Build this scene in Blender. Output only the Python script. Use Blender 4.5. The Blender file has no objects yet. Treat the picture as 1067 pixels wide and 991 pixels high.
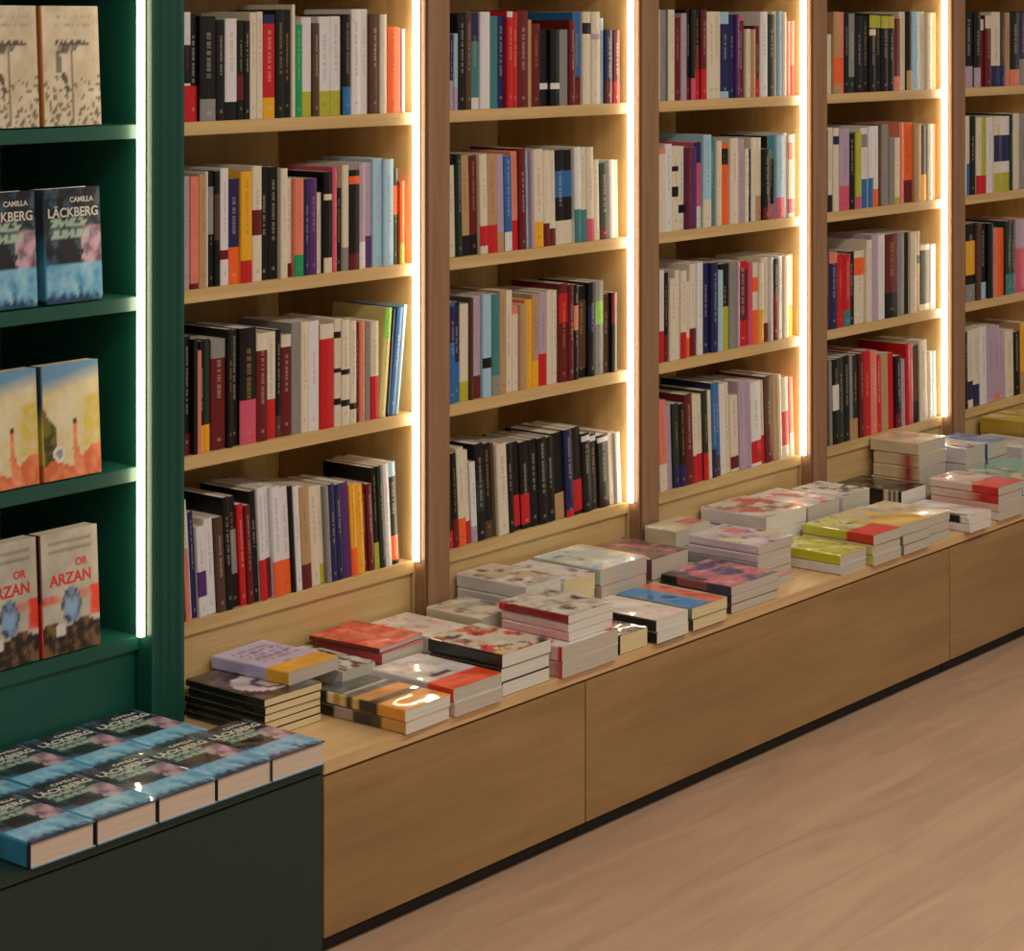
import bpy, bmesh, math, random
from mathutils import noise, Vector
random.seed(7)
S = bpy.context.scene
COL = S.collection

# ------------------------------------------------------------------ camera
TH = math.radians(50.9); FPX = 2386.0; CX = 533.5; HY = 27.0
EYE = 1.725; DIST = 3.36
cam_d = bpy.data.cameras.new('camera'); cam = bpy.data.objects.new('camera', cam_d); COL.objects.link(cam)
cam.location = (0, -DIST, EYE); cam.rotation_euler = (math.pi/2, 0, -TH)
cam_d.sensor_width = 36; cam_d.lens = FPX/1067*36; cam_d.shift_y = -(495.5-HY)/1067
cam_d.clip_start = .05
S.camera = cam

# ------------------------------------------------------------------ light
S.view_settings.view_transform = 'Standard'; S.view_settings.look = 'None'
S.view_settings.exposure = 0.0; S.view_settings.gamma = 1; S.view_settings.use_curve_mapping = False
AMBIENT = 0.17
STRIP_E = 13.0
w = bpy.data.worlds.new('world'); S.world = w; w.use_nodes = True
w.node_tree.nodes['Background'].inputs[0].default_value = (1, .95, .88, 1)
w.node_tree.nodes['Background'].inputs[1].default_value = AMBIENT
def area(name, loc, size, power, col=(1, .93, .83), rot=(0, 0, 0)):
    l = bpy.data.lights.new(name, 'AREA'); l.shape = 'RECTANGLE'; l.size, l.size_y = size; l.energy = power; l.color = col
    o = bpy.data.objects.new(name, l); o.location = loc; o.rotation_euler = rot; COL.objects.link(o); return o
area('ceiling_lamp_row', (3.6, -1.9, 2.9), (7.5, .35), 80)
area('ceiling_lamp_row', (4.5, -4.2, 2.9), (9, .5), 84)

# ------------------------------------------------------------------ colours and materials
def lin(c):
    return tuple(((v/255)/12.92 if v/255 <= .04045 else ((v/255+.055)/1.055)**2.4) for v in c)
PAL = {
 'K': (13,12,12), 'W': (220,217,217), 'C': (218,207,184), 'G': (140,138,134), 'R': (196,28,34), 'D': (104,22,28),
 'O': (240,100,40), 'Y': (232,170,35), 'B': (45,105,165), 'N': (34,34,84), 'L': (160,196,216), 'P': (208,84,112),
 'V': (88,42,110), 'M': (178,156,176), 'S': (222,128,106), 'E': (25,150,92), 'F': (36,52,42), 'T': (60,126,130),
 'A': (182,146,102), 'U': (84,58,42), 'I': (180,178,60), 'X': (150,210,90), 'Z': (212,200,130)}
NAME = {'K':'black','W':'white','C':'cream','G':'grey','R':'red','D':'maroon','O':'orange','Y':'yellow','B':'blue','N':'navy',
 'L':'pale blue','P':'pink','V':'purple','M':'lilac','S':'salmon','E':'green','F':'dark green','T':'teal','A':'tan','U':'brown','I':'olive yellow','X':'lime','Z':'pale yellow'}
LPAL = {k: lin(v) for k, v in PAL.items()}
PAGE = lin((214,200,172)); PAGEW = lin((226,218,202))

def newmat(name):
    m = bpy.data.materials.new(name); m.use_nodes = True
    return m, m.node_tree, m.node_tree.nodes['Principled BSDF']
def attr_mat(name, rough, coat=0, coatr=.1, spec=.5):
    m, t, b = newmat(name)
    a = t.nodes.new('ShaderNodeAttribute'); a.attribute_name = 'Col'
    n = t.nodes.new('ShaderNodeTexNoise'); n.inputs['Scale'].default_value = 60; n.inputs['Detail'].default_value = 4
    tc = t.nodes.new('ShaderNodeTexCoord'); t.links.new(tc.outputs['Object'], n.inputs['Vector'])
    r = t.nodes.new('ShaderNodeMapRange'); r.inputs['To Min'].default_value = .88; r.inputs['To Max'].default_value = 1.1
    t.links.new(n.outputs['Fac'], r.inputs['Value'])
    mx = t.nodes.new('ShaderNodeVectorMath'); mx.operation = 'SCALE'
    t.links.new(a.outputs['Color'], mx.inputs[0]); t.links.new(r.outputs['Result'], mx.inputs['Scale'])
    t.links.new(mx.outputs[0], b.inputs['Base Color'])
    b.inputs['Roughness'].default_value = rough; b.inputs['Coat Weight'].default_value = coat; b.inputs['Coat Roughness'].default_value = coatr
    b.inputs['Specular IOR Level'].default_value = spec
    return m
def curl(m, sc, st):
    t = m.node_tree; n = t.nodes.new('ShaderNodeTexNoise'); n.inputs['Scale'].default_value = sc; n.inputs['Detail'].default_value = 0
    tc = t.nodes.new('ShaderNodeTexCoord'); t.links.new(tc.outputs['Object'], n.inputs['Vector'])
    b = t.nodes.new('ShaderNodeBump'); b.inputs['Strength'].default_value = 1; b.inputs['Distance'].default_value = st
    t.links.new(n.outputs['Fac'], b.inputs['Height']); p = t.nodes['Principled BSDF']
    t.links.new(b.outputs[0], p.inputs['Normal']); t.links.new(b.outputs[0], p.inputs['Coat Normal'])
M_COVER = attr_mat('printed_cover', .45, .15, .25, .3)
M_GLOSS = attr_mat('glossy_laminated_cover', .4, .7, .035, .4)
curl(M_GLOSS, 13, .012)
def page_mat(name, axis):
    m, t, b = newmat(name)
    tc = t.nodes.new('ShaderNodeTexCoord'); mp = t.nodes.new('ShaderNodeMapping')
    sc = [6, 6, 6]; sc[axis] = 700; mp.inputs['Scale'].default_value = sc
    n = t.nodes.new('ShaderNodeTexNoise'); n.inputs['Scale'].default_value = 1; n.inputs['Detail'].default_value = 3
    t.links.new(tc.outputs['Object'], mp.inputs[0]); t.links.new(mp.outputs[0], n.inputs['Vector'])
    a = t.nodes.new('ShaderNodeAttribute'); a.attribute_name = 'Col'
    r = t.nodes.new('ShaderNodeMapRange'); r.inputs['To Min'].default_value = .72; r.inputs['To Max'].default_value = 1.12
    t.links.new(n.outputs['Fac'], r.inputs['Value'])
    mx = t.nodes.new('ShaderNodeVectorMath'); mx.operation = 'SCALE'
    t.links.new(a.outputs['Color'], mx.inputs[0]); t.links.new(r.outputs['Result'], mx.inputs['Scale'])
    t.links.new(mx.outputs[0], b.inputs['Base Color']); b.inputs['Roughness'].default_value = .85
    return m
M_PAGE_FLAT = page_mat('paper_block_lying', 2); M_PAGE_UP = page_mat('paper_block_standing', 0)

def wood(name, c1, c2, axis, rough=.45, fine=1.0):
    m, t, b = newmat(name)
    tc = t.nodes.new('ShaderNodeTexCoord'); mp = t.nodes.new('ShaderNodeMapping')
    sc = [14*fine]*3; sc[axis] = .9; mp.inputs['Scale'].default_value = sc
    t.links.new(tc.outputs['Object'], mp.inputs[0])
    n = t.nodes.new('ShaderNodeTexNoise'); n.inputs['Scale'].default_value = 1.6; n.inputs['Detail'].default_value = 8; n.inputs['Roughness'].default_value = .6
    n.inputs['Distortion'].default_value = .6
    t.links.new(mp.outputs[0], n.inputs['Vector'])
    mp2 = t.nodes.new('ShaderNodeMapping'); sc = [120]*3; sc[axis] = 2.5; mp2.inputs['Scale'].default_value = sc
    t.links.new(tc.outputs['Object'], mp2.inputs[0])
    n2 = t.nodes.new('ShaderNodeTexNoise'); n2.inputs['Scale'].default_value = 2; n2.inputs['Detail'].default_value = 3
    t.links.new(mp2.outputs[0], n2.inputs['Vector'])
    ad = t.nodes.new('ShaderNodeMath'); ad.operation = 'MULTIPLY_ADD'; ad.inputs[1].default_value = .3
    t.links.new(n2.outputs['Fac'], ad.inputs[0]); t.links.new(n.outputs['Fac'], ad.inputs[2])
    cr = t.nodes.new('ShaderNodeValToRGB'); cr.color_ramp.elements[0].position = .42; cr.color_ramp.elements[1].position = .85
    cr.color_ramp.elements[0].color = (*lin(c1), 1); cr.color_ramp.elements[1].color = (*lin(c2), 1)
    t.links.new(ad.outputs[0], cr.inputs[0]); t.links.new(cr.outputs[0], b.inputs['Base Color'])
    b.inputs['Roughness'].default_value = rough
    bp = t.nodes.new('ShaderNodeBump'); bp.inputs['Strength'].default_value = .06; bp.inputs['Distance'].default_value = .002
    t.links.new(ad.outputs[0], bp.inputs['Height']); t.links.new(bp.outputs[0], b.inputs['Normal'])
    return m
OAK1, OAK2 = (186,152,98), (214,182,126)
M_OAK_X = wood('oak_veneer_lengthwise', OAK1, OAK2, 0)
M_OAK_Z = wood('oak_veneer_upright', OAK1, OAK2, 2)
M_PILLAR = wood('oak_upright_post', (130,96,68), (160,122,90), 2)
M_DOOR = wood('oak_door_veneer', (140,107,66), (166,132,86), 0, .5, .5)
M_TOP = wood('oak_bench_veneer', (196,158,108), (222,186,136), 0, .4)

def paint(name, c, rough=.45):
    m, t, b = newmat(name)
    n = t.nodes.new('ShaderNodeTexNoise'); n.inputs['Scale'].default_value = 9; n.inputs['Detail'].default_value = 5
    tc = t.nodes.new('ShaderNodeTexCoord'); t.links.new(tc.outputs['Object'], n.inputs['Vector'])
    cr = t.nodes.new('ShaderNodeValToRGB'); l = lin(c)
    cr.color_ramp.elements[0].color = (*[v*.88 for v in l], 1); cr.color_ramp.elements[1].color = (*[v*1.12 for v in l], 1)
    t.links.new(n.outputs['Fac'], cr.inputs[0]); t.links.new(cr.outputs[0], b.inputs['Base Color'])
    b.inputs['Roughness'].default_value = rough
    return m
M_GREEN = paint('dark_green_paint', (20,80,66), .4)
M_GREEN_D = paint('green_cabinet_paint', (28,50,42), .5)
M_WALL = paint('warm_white_plaster', (214,204,186), .8)
M_DARK = paint('black_kickboard', (30,22,18), .7)
M_METAL = paint('aluminium_profile', (150,140,125), .35)
def emit(name, c, s):
    m, t, b = newmat(name); b.inputs['Base Color'].default_value = (*c, 1)
    b.inputs['Emission Color'].default_value = (*c, 1); b.inputs['Emission Strength'].default_value = s
    return m
M_LED = emit('warm_led_diffuser', (1, .82, .56), STRIP_E)

def floor_mat():
    m, t, b = newmat('pale_oak_planks')
    tc = t.nodes.new('ShaderNodeTexCoord')
    br = t.nodes.new('ShaderNodeTexBrick'); br.inputs['Scale'].default_value = 1
    br.inputs['Brick Width'].default_value = 1.6; br.inputs['Row Height'].default_value = .19
    br.inputs['Mortar Size'].default_value = .0008; br.inputs['Mortar Smooth'].default_value = .3
    br.inputs['Color1'].default_value = (*lin((188,156,130)), 1); br.inputs['Color2'].default_value = (*lin((182,149,123)), 1)
    br.inputs['Mortar'].default_value = (*lin((162,130,106)), 1); br.offset = .37
    t.links.new(tc.outputs['Object'], br.inputs['Vector'])
    mp = t.nodes.new('ShaderNodeMapping'); mp.inputs['Scale'].default_value = (1.3, 9, 1)
    t.links.new(tc.outputs['Object'], mp.inputs[0])
    n = t.nodes.new('ShaderNodeTexNoise'); n.inputs['Scale'].default_value = 1.4; n.inputs['Detail'].default_value = 7; n.inputs['Distortion'].default_value = 1.2
    t.links.new(mp.outputs[0], n.inputs['Vector'])
    cr = t.nodes.new('ShaderNodeValToRGB'); cr.color_ramp.elements[0].position = .3; cr.color_ramp.elements[1].position = .75
    cr.color_ramp.elements[0].color = (.80, .79, .77, 1); cr.color_ramp.elements[1].color = (1.1, 1.08, 1.05, 1)
    t.links.new(n.outputs['Fac'], cr.inputs[0])
    mx = t.nodes.new('ShaderNodeMix'); mx.data_type = 'RGBA'; mx.blend_type = 'MULTIPLY'; mx.inputs[0].default_value = 1
    t.links.new(br.outputs['Color'], mx.inputs[6]); t.links.new(cr.outputs[0], mx.inputs[7])
    t.links.new(mx.outputs[2], b.inputs['Base Color']); b.inputs['Roughness'].default_value = .42
    bp = t.nodes.new('ShaderNodeBump'); bp.inputs['Strength'].default_value = .08; t.links.new(n.outputs['Fac'], bp.inputs['Height']); t.links.new(bp.outputs[0], b.inputs['Normal'])
    return m
M_FLOOR = floor_mat()

# ------------------------------------------------------------------ helpers
def link(name, me, parent=None, mat=None):
    o = bpy.data.objects.new(name, me); COL.objects.link(o)
    if mat and not me.materials: me.materials.append(mat)
    if parent: o.parent = parent
    return o
def tag(o, label=None, cat=None, group=None, kind=None):
    if label: o['label'] = label
    if cat: o['category'] = cat
    if group: o['group'] = group
    if kind: o['kind'] = kind
    return o
def empty(name, loc):
    o = bpy.data.objects.new(name, None); COL.objects.link(o); o.location = loc; o.empty_display_size = .05; return o
def boxes(name, bl, mat, parent=None, bevel=.0015):
    """boxes (x0,x1,y0,y1,z0,z1) in one mesh; coordinates relative to the parent"""
    bm = bmesh.new()
    for x0, x1, y0, y1, z0, z1 in bl:
        vs = [bm.verts.new((x, y, z)) for z in (z0, z1) for x, y in ((x0, y0), (x1, y0), (x1, y1), (x0, y1))]
        for f in ((3,2,1,0), (4,5,6,7), (0,1,5,4), (1,2,6,5), (2,3,7,6), (3,0,4,7)): bm.faces.new([vs[i] for i in f])
    if bevel: bmesh.ops.bevel(bm, geom=bm.edges[:], offset=bevel, segments=2, affect='EDGES', clamp_overlap=True)
    me = bpy.data.meshes.new(name); bm.to_mesh(me); bm.free()
    return link(name, me, parent, mat)
def prism(name, poly, z0, z1, mat, parent=None):
    bm = bmesh.new(); n = len(poly)
    a = [bm.verts.new((x, y, z0)) for x, y in poly]; b = [bm.verts.new((x, y, z1)) for x, y in poly]
    for i in range(n): bm.faces.new((a[i], a[(i+1) % n], b[(i+1) % n], b[i]))
    bm.faces.new(a[::-1]); bm.faces.new(b)
    me = bpy.data.meshes.new(name); bm.to_mesh(me); bm.free()
    return link(name, me, parent, mat)

# ------------------------------------------------------------------ dimensions of the place
PITCH = .8025
STRIP0 = 2.985                       # x of the light strip of the green unit
SHELF = [1.534, 1.201, .871, .543]   # top faces of the four visible shelves
TABLE = .363; FRONT = -.42; DEPTH = .42; POST = .077; LIP = .027
XR = [STRIP0 + PITCH*n for n in range(6)]    # left face of the posts right of bay 0 (green) .. 5

# the shell
def struct(name, bl, mat): return tag(boxes(name, bl, mat, bevel=0), kind='structure')
struct('floor', [(-4, 12, -8, .6, -.05, 0)], M_FLOOR)
struct('wall_back', [(-4, 12, .45, .6, 0, 3.1)], M_WALL)
struct('ceiling', [(-4, 12, -8, .6, 3.1, 3.2)], M_WALL)

# ------------------------------------------------------------------ bookcases
def bookcase(n):
    green = n == 0
    xl = XR[n] - PITCH + POST + .0125 ; xr = XR[n] + .0045
    M1, M2, M3 = (M_GREEN, M_GREEN, M_GREEN) if green else (M_OAK_X, M_OAK_Z, M_PILLAR)
    r = empty('bookcase', ((xl+xr)/2, 0, TABLE)); ox = (xl+xr)/2; oz = TABLE
    if green: tag(r, 'dark green painted bookcase with fluted post and face-out books, left end', 'bookcase')
    else: tag(r, ['', 'oak bookcase bay directly right of the green fluted post', 'oak bookcase bay, second one right of the green unit',
        'middle oak bookcase bay, third one right of the green unit', 'oak bookcase bay, fourth from the green unit, last with a visible light strip',
        'farthest oak bookcase bay cut off by the right edge of the photo'][n], 'bookcase', 'oak bookcase bays')
    def P(name, bl, mat, lab=None, bevel=.0012):
        o = boxes(name, [(a-ox, b-ox, c, d, e-oz, f-oz) for a, b, c, d, e, f in bl], mat, r, bevel)
        if lab: o['label'] = lab
        return o
    top = 2.45
    P('back_panel', [(xl, xr, DEPTH, DEPTH+.018, TABLE, top)], M2)
    for z in SHELF + [1.867, 2.2]:
        P('shelf', [(xl+.001, xr-.001, 0, DEPTH-.001, z-LIP, z)], M1)
    P('plinth_panel', [(xl+.001, xr-.004, .008, .026, TABLE, SHELF[3]-LIP-.001)], M1)
    P('side_panel', [(xr, xr+.018, .0, DEPTH, TABLE, top)], M2)
    # the post, its face reeded on the green unit
    x0, x1 = xr+.0005, XR[n]+.0125+POST-.0005
    if green:
        pts = [(x0, -.001), (x0, -.035)]
        nfl = 3; m = .008; wd = (x1-x0-2*m)/nfl
        for i in range(nfl):
            a = x0+m+i*wd
            pts += [(a+.001, -.035)] + [(a+wd*(.08+.84*k/6), -.035+.0085*math.sin(math.pi*k/6)) for k in range(1, 6)] + [(a+wd-.001, -.035)]
        pts += [(x1, -.035), (x1, -.001)]
        prism('fluted_post', [(a-ox, b) for a, b in pts], 0.001, top-oz, M3, r)
        P('post_core', [(xr+.019, x1-.0005, .0, DEPTH, TABLE, top)], M2)
        P('side_panel', [(xl-.018, xl, 0, DEPTH, TABLE, top)], M2)
        P('fluted_post', [(xl-POST, xl-.0005, -.035, -.001, TABLE+.001, top)], M3)
    else:
        P('post', [(x0+.006, x1-.004, -.035, -.001, TABLE+.001, top), (x0, x0+.004, -.032, -.001, TABLE+.001, top), (x1-.003, x1, -.030, -.001, TABLE+.001, top)], M3)
        P('post_core', [(xr+.019, x1-.0005, .0, DEPTH, TABLE, top)], M2)
    # light strip: aluminium channel with a glowing diffuser, on the right edge of the opening
    s = boxes('light_strip', [(xr-.0025-ox, xr-.0002-ox, -.0185, -.002, SHELF[3]-oz, top-oz)], M_METAL, r, 0); s['label'] = 'slim metal channel holding the light'
    prism('light_diffuser', [(xr-.003-ox, -.0025), (xr-.009-ox, -.0025), (xr-.0125-ox, -.006), (xr-.0125-ox, -.0145), (xr-.009-ox, -.018), (xr-.003-ox, -.018)],
          SHELF[3]+.002-oz, top-oz, M_LED, s)['label'] = 'glowing warm white diffuser'
for n in range(6): bookcase(n)

# ------------------------------------------------------------------ low benches
# green bench end block
XJ = 3.066
g = empty('bench_cabinet', ((1.9+XJ)/2, FRONT/2, 0)); gx, gy = g.location.x, g.location.y
tag(g, 'dark green low bench cabinet carrying rows of blue hardbacks, bottom left', 'cabinet')
boxes('body', [(1.9-gx, XJ-.003-gx, FRONT+.012-gy, .42-gy, 0, TABLE-.018)], M_GREEN_D, g)
boxes('bench_top', [(1.9-gx, XJ-.002-gx, FRONT-gy, -gy, TABLE-.0175, TABLE)], M_GREEN_D, g)
boxes('front_panel', [(1.9-gx, XJ-.003-gx, FRONT-gy, FRONT+.0115-gy, .004, TABLE-.021)], M_GREEN_D, g)
joints = [XJ, 3.866, 5.466, 7.07]
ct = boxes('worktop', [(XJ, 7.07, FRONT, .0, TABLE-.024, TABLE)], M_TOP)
tag(ct, 'long pale oak bench top running under all the oak bays, covered with books', 'bench top')
cl = ['oak cabinet with plain flush front, nearest, beside the green bench', 'oak cabinet with the longest plain front, in the middle of the bench',
      'farthest oak bench cabinet, cut by the right edge of the photo']
for k in range(3):
    a, b = joints[k]+.0015, joints[k+1]-.0015
    c = empty('bench_cabinet', ((a+b)/2, FRONT/2, 0)); cx, cy = c.location.x, c.location.y
    tag(c, cl[k], 'cabinet', 'oak bench cabinets')
    boxes('body', [(a-cx, b-cx, FRONT+.0405-cy, .42-cy, .045, TABLE-.0245)], M_OAK_X, c)
    boxes('carcass_rail', [(a+.02-cx, b-.02-cx, FRONT+.0195-cy, FRONT+.040-cy, .06, TABLE-.03)], M_OAK_X, c)
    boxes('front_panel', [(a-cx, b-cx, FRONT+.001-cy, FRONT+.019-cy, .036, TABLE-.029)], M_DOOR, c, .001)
    boxes('kickboard', [(a-cx, b-cx, FRONT+.026-cy, FRONT+.040-cy, .0, .0445)], M_DARK, c, 0)

# ------------------------------------------------------------------ books
def shell(name, outer, inner, cuts, horiz, colf, mat, smooth):
    """open profile (outer/inner outline) swept over cuts. horiz: profile in XZ swept along Y, else profile in XY swept along Z"""
    np_, nc = len(outer), len(cuts); V = []
    def pt(p, c): return (p[0], c, p[1]) if horiz else (p[0], p[1], c)
    for prof in (outer, inner):
        for c in cuts:
            for p in prof: V.append(pt(p, c))
    off = np_*nc; Fc = []; C = []
    for j in range(nc-1):
        for i in range(np_-1):
            a, b, c_, d = j*np_+i, j*np_+i+1, (j+1)*np_+i+1, (j+1)*np_+i
            Fc.append((a, b, c_, d))
            if smooth: C += [colf(i, cuts[j]), colf(i+1, cuts[j]), colf(i+1, cuts[j+1]), colf(i, cuts[j+1])]
            else: C += [colf(i+.5, (cuts[j]+cuts[j+1])/2)]*4
    for i in range(np_-1):
        for j, fl in ((0, 1), (nc-1, 0)):
            a, b = j*np_+i, j*np_+i+1
            Fc.append((a, a+off, b+off, b) if fl else (a, b, b+off, a+off)); C += [colf(i+.5, cuts[j])]*4
    for i in (0, np_-1):
        for j in range(nc-1):
            a, d = j*np_+i, (j+1)*np_+i
            Fc.append((a, d, d+off, a+off) if i == 0 else (a, a+off, d+off, d)); C += [colf(i, cuts[j])]*4
    # inside faces
    for i in range(np_-1):
        a, b, c_, d = off+i, off+(nc-1)*np_+i, off+(nc-1)*np_+i+1, off+i+1
        Fc.append((a, b, c_, d)); C += [(.6, .56, .5)]*4
    me = bpy.data.meshes.new(name); me.from_pydata(V, [], Fc)
    at = me.color_attributes.new('Col', 'FLOAT_COLOR', 'CORNER')
    flat = []
    for c in C: flat += [c[0], c[1], c[2], 1]
    at.data.foreach_set('color', flat); me.materials.append(mat)
    return me
def block(name, b, col, mat):
    x0, x1, y0, y1, z0, z1 = b
    V = [(x, y, z) for z in (z0, z1) for x, y in ((x0, y0), (x1, y0), (x1, y1), (x0, y1))]
    Fc = [(3,2,1,0), (4,5,6,7), (0,1,5,4), (1,2,6,5), (2,3,7,6), (3,0,4,7)]
    me = bpy.data.meshes.new(name); me.from_pydata(V, [], Fc)
    at = me.color_attributes.new('Col', 'FLOAT_COLOR', 'CORNER'); at.data.foreach_set('color', list((*col, 1))*24)
    me.materials.append(mat); return me

def upright_meshes(t, h, d, base, bands, rnd):
    """spine-out book: origin at the middle of the spine foot, spine facing -Y"""
    T = .0012 if t < .03 else .002
    fr = [-.5, -.43, -.13, 0, .13, .43, .5]; yy = [.0035, .0011, .0002, 0, .0002, .0011, .0035]
    outer = [(-t/2, d)] + [(f*t, y) for f, y in zip(fr, yy)] + [(t/2, d)]
    inner = [(-t/2+T, d)] + [(f*t*(1-2*T/t), y+T+.001) for f, y in zip(fr, yy)] + [(t/2-T, d)]
    cuts = {0, h}
    for a, b, c in bands: cuts |= {a*h, b*h}
    bl = LPAL[base]; lum = sum(bl)/3
    ink = {1: lin((228,218,200)), 0: lin((50,42,40))}[1 if lum < .25 else 0]
    if rnd.random() < .25: ink = lin((190,40,40)) if lum > .3 else lin((214,180,80))
    marks = []
    if t > .011 and rnd.random() < .85:
        z = h*rnd.uniform(.34, .5); ze = h*rnd.uniform(.72, .93)
        while z < ze:
            L = rnd.uniform(.003, .011); marks.append((z, z+L)); z += L + rnd.choice([.0015, .0015, .005])
        z = h*rnd.uniform(.06, .1); marks.append((z, z+.007))
    for a, b in marks: cuts |= {a, b}
    cuts = sorted(cuts)
    def colf(i, z):
        c = bl; f = z/h
        for a, b, k in bands:
            if a <= f <= b and 1 <= i <= 7: c = LPAL[k]
        if 3 <= i < 5:
            for a, b in marks:
                if a < z < b: return tuple(.22*p+.78*q for p, q in zip(ink, c))
        return c
    cov = shell('book', outer, inner, cuts, False, colf, M_COVER, False)
    pw = PAGEW if rnd.random() < .5 else PAGE
    pg = block('page_block', (-t/2+T+.0001, t/2-T-.0001, .0045, d-.003, .0012, h-(.003 if t > .03 else .0012)), pw, M_PAGE_UP)
    return cov, pg

def kpx(x): return 527*(2474-x)/2282.
def xs(px):                                   # distance along the shelf front of a column read off the photograph
    return 2.734*(px+2402)/(2473-px)
BOOKS = []   # rows: bay, row, ox, oy, scale, start, lean, data
R = BOOKS.append
R((1,0,180,0,4.104,30,0,"""50,60,G,0-32R;84,52,W,0-33R,35-70K;122,60,K,0-33R;190,70,K,0-21G;228,85,K;280,80,W,0-18K;308,88,K,20-45D;335,90,K;365,55,C;392,50,C;
445,62,R,91-100N,0-20Y;482,45,K;515,42,K;530,20,C;567,105,E;610,75,W,0-25I;640,100,U;690,72,W,0-25I;735,70,W,0-25I;770,62,K,0-28B;812,40,W;850,40,W;890,60,U;920,62,C;970,115,O;985,120,S;1000,124,W"""))
R((1,1,180,150,4.104,30,0,"""48,140,P;78,140,M;115,140,S,0-5D;150,130,A;162,120,W;186,115,K,45-86G;210,118,K,40-80U;246,105,W,22-30D;296,150,N,0-35O;345,118,Y,0-20R;386,95,C,40-62D;425,100,K;466,100,K;496,106,C;525,150,C,0-14D;566,148,S,0-22E;
587,152,N;622,148,V;652,210,C;686,120,K,0-15C,72-78C;706,100,P;732,190,K;760,92,C,0-22G;805,112,K,86-94O,0-16D;836,82,W,25-100M;866,80,M,0-30V;906,62,L;950,66,L;975,105,F,52-82O;995,160,O,0-25I"""))
R((1,2,180,320,4.104,30,0,"""60,125,K;92,128,K,0-18D;112,140,K;130,190,S;152,150,K,0-24Y;176,140,F,0-24Y;238,138,D,83-100G;262,98,K;295,100,K;366,88,K,0-38P;414,112,D,84-100C;458,108,C,0-37R;480,100,K,0-20U;525,120,D,88-100C;560,70,G;590,66,C;638,60,W;
698,72,R,86-100C;726,52,C,20-26K,50-54K,82-88K;762,55,C,18-24K,48-53K;790,60,C,14-20K;806,64,D;828,66,S;850,90,G;886,60,C,0-44R"""))
R((1,3,180,470,4.104,32,-3.6,"""60,196,K;84,210,S,60-100C;100,262,L;122,262,N;160,322,W,22-50V;198,288,W;236,282,U;266,196,K;302,196,K,30-70G;330,228,R;356,232,D;382,172,K;412,156,W,0-36R;442,154,W,0-36D;482,152,W,0-32O;520,152,W,0-32O;
534,150,K;560,150,W;602,152,A,0-24D;640,150,C;668,150,I,20-100C;686,150,G;712,142,N;738,142,N;772,134,V;800,142,O,30-100Y;832,142,Y;852,142,D;876,142,D;898,72,K,0-26I;920,64,F;946,56,W;980,48,K,4-28O,86-100L"""))
R((2,0,450,0,4.85,78,0,"""96,170,K;116,180,N,0-40M;136,170,L,0-30M;176,72,K;206,62,U;250,62,T,70-100N,0-12W;300,60,W;346,82,T;386,80,N;414,58,R,94-100W;440,60,R;496,54,D;516,100,A;560,120,D;606,150,K,22-30W;652,150,K,22-30W;
700,150,L,0-100G;730,102,D;770,62,B,0-30D;812,60,C,76-88K;856,60,C,70-76M;886,92,L;922,150,N,0-30D;955,152,D,0-30R"""))
R((2,1,450,140,4.85,78,-1.4,"""94,120,K;140,118,C,92-100K;164,100,F;214,108,A,0-20K;252,108,D,0-20K;290,100,C,8-28R;344,100,A,0-28R;380,102,M,0-20A;416,110,B,0-20W;450,88,S,0-30R;486,72,D;510,90,L;526,90,M;576,76,C,0-26Y;606,82,C,0-24D;640,84,C,0-18D;
688,80,K,50-78B,0-25C;730,80,K,50-78B,0-25C;762,66,W,0-35T;792,66,C,0-34T;828,66,C,0-24P;862,132,C;912,146,F,0-16D;938,130,W;962,132,C"""))
R((2,2,450,280,4.85,78,0,"""96,165,K;126,172,B,60-96N;160,172,N,0-40B,96-100K;206,180,C,0-20I;218,150,U;266,140,M,0-22D;310,130,L,28-38K;350,130,G,20-100T;386,112,A;426,112,C;456,190,C,90-100S;490,182,A;526,160,O,0-100Y;560,132,A,0-28Y;600,120,M,0-34R;
626,112,C;652,112,C;696,76,D,60-90R;722,82,D;746,82,K,52-78S;800,90,K,10-85U;836,70,K,50-75N;880,62,G,54-78X;914,130,U;940,122,K,60-100D"""))
R((2,3,450,420,4.85,88,-3.4,"""124,252,K,0-18R;152,256,D,30-100K;190,226,C,0-28O;216,240,C,0-24R;246,300,M,20-100W;290,205,K,30-62F;330,205,K,0-18U;346,205,U;398,205,C;428,205,K;470,200,K,5-40R;514,196,K,5-40R;556,185,K;600,176,K;640,172,K;692,150,K,0-30A;730,134,N,0-8R;
778,122,K,4-40R;820,152,K,90-97W;862,156,K,90-97W;916,160,K,90-97W;944,150,C;968,150,W"""))
R((3,0,670,0,5.93,80,0,"""98,62,C;130,58,C;166,60,G;206,60,G,0-100C;246,108,D;280,82,M;304,60,K,0-24D;330,60,K,0-24P;366,60,K,0-34R,34-60D;400,60,D,0-34R;450,72,C;502,72,C;554,74,N,86-100L,0-8L;586,92,N;606,90,V;646,98,D,94-100P;676,180,C;702,182,A;
732,160,D,0-26R;776,74,W;820,90,F;846,70,C;868,70,L;892,74,C;920,130,S;945,130,S,0-40R"""))
R((3,1,670,130,5.93,86,0,"""106,140,M;150,140,C,92-100S;196,120,W;236,132,C,40-52K,70-76K;276,134,C,20-30K;306,140,V,0-100D;342,142,V;380,110,P,76-100N,0-25C;430,62,L,0-30C;466,82,T;496,100,C;550,118,O,74-94K;600,84,C;640,90,M;662,150,C;690,152,N;
720,82,C;752,82,C,0-30A;792,150,K,0-18D;832,70,K,72-100T,0-18P;880,62,L,0-25P;902,52,W;945,60,C,5-22P,70-90S"""))
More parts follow.
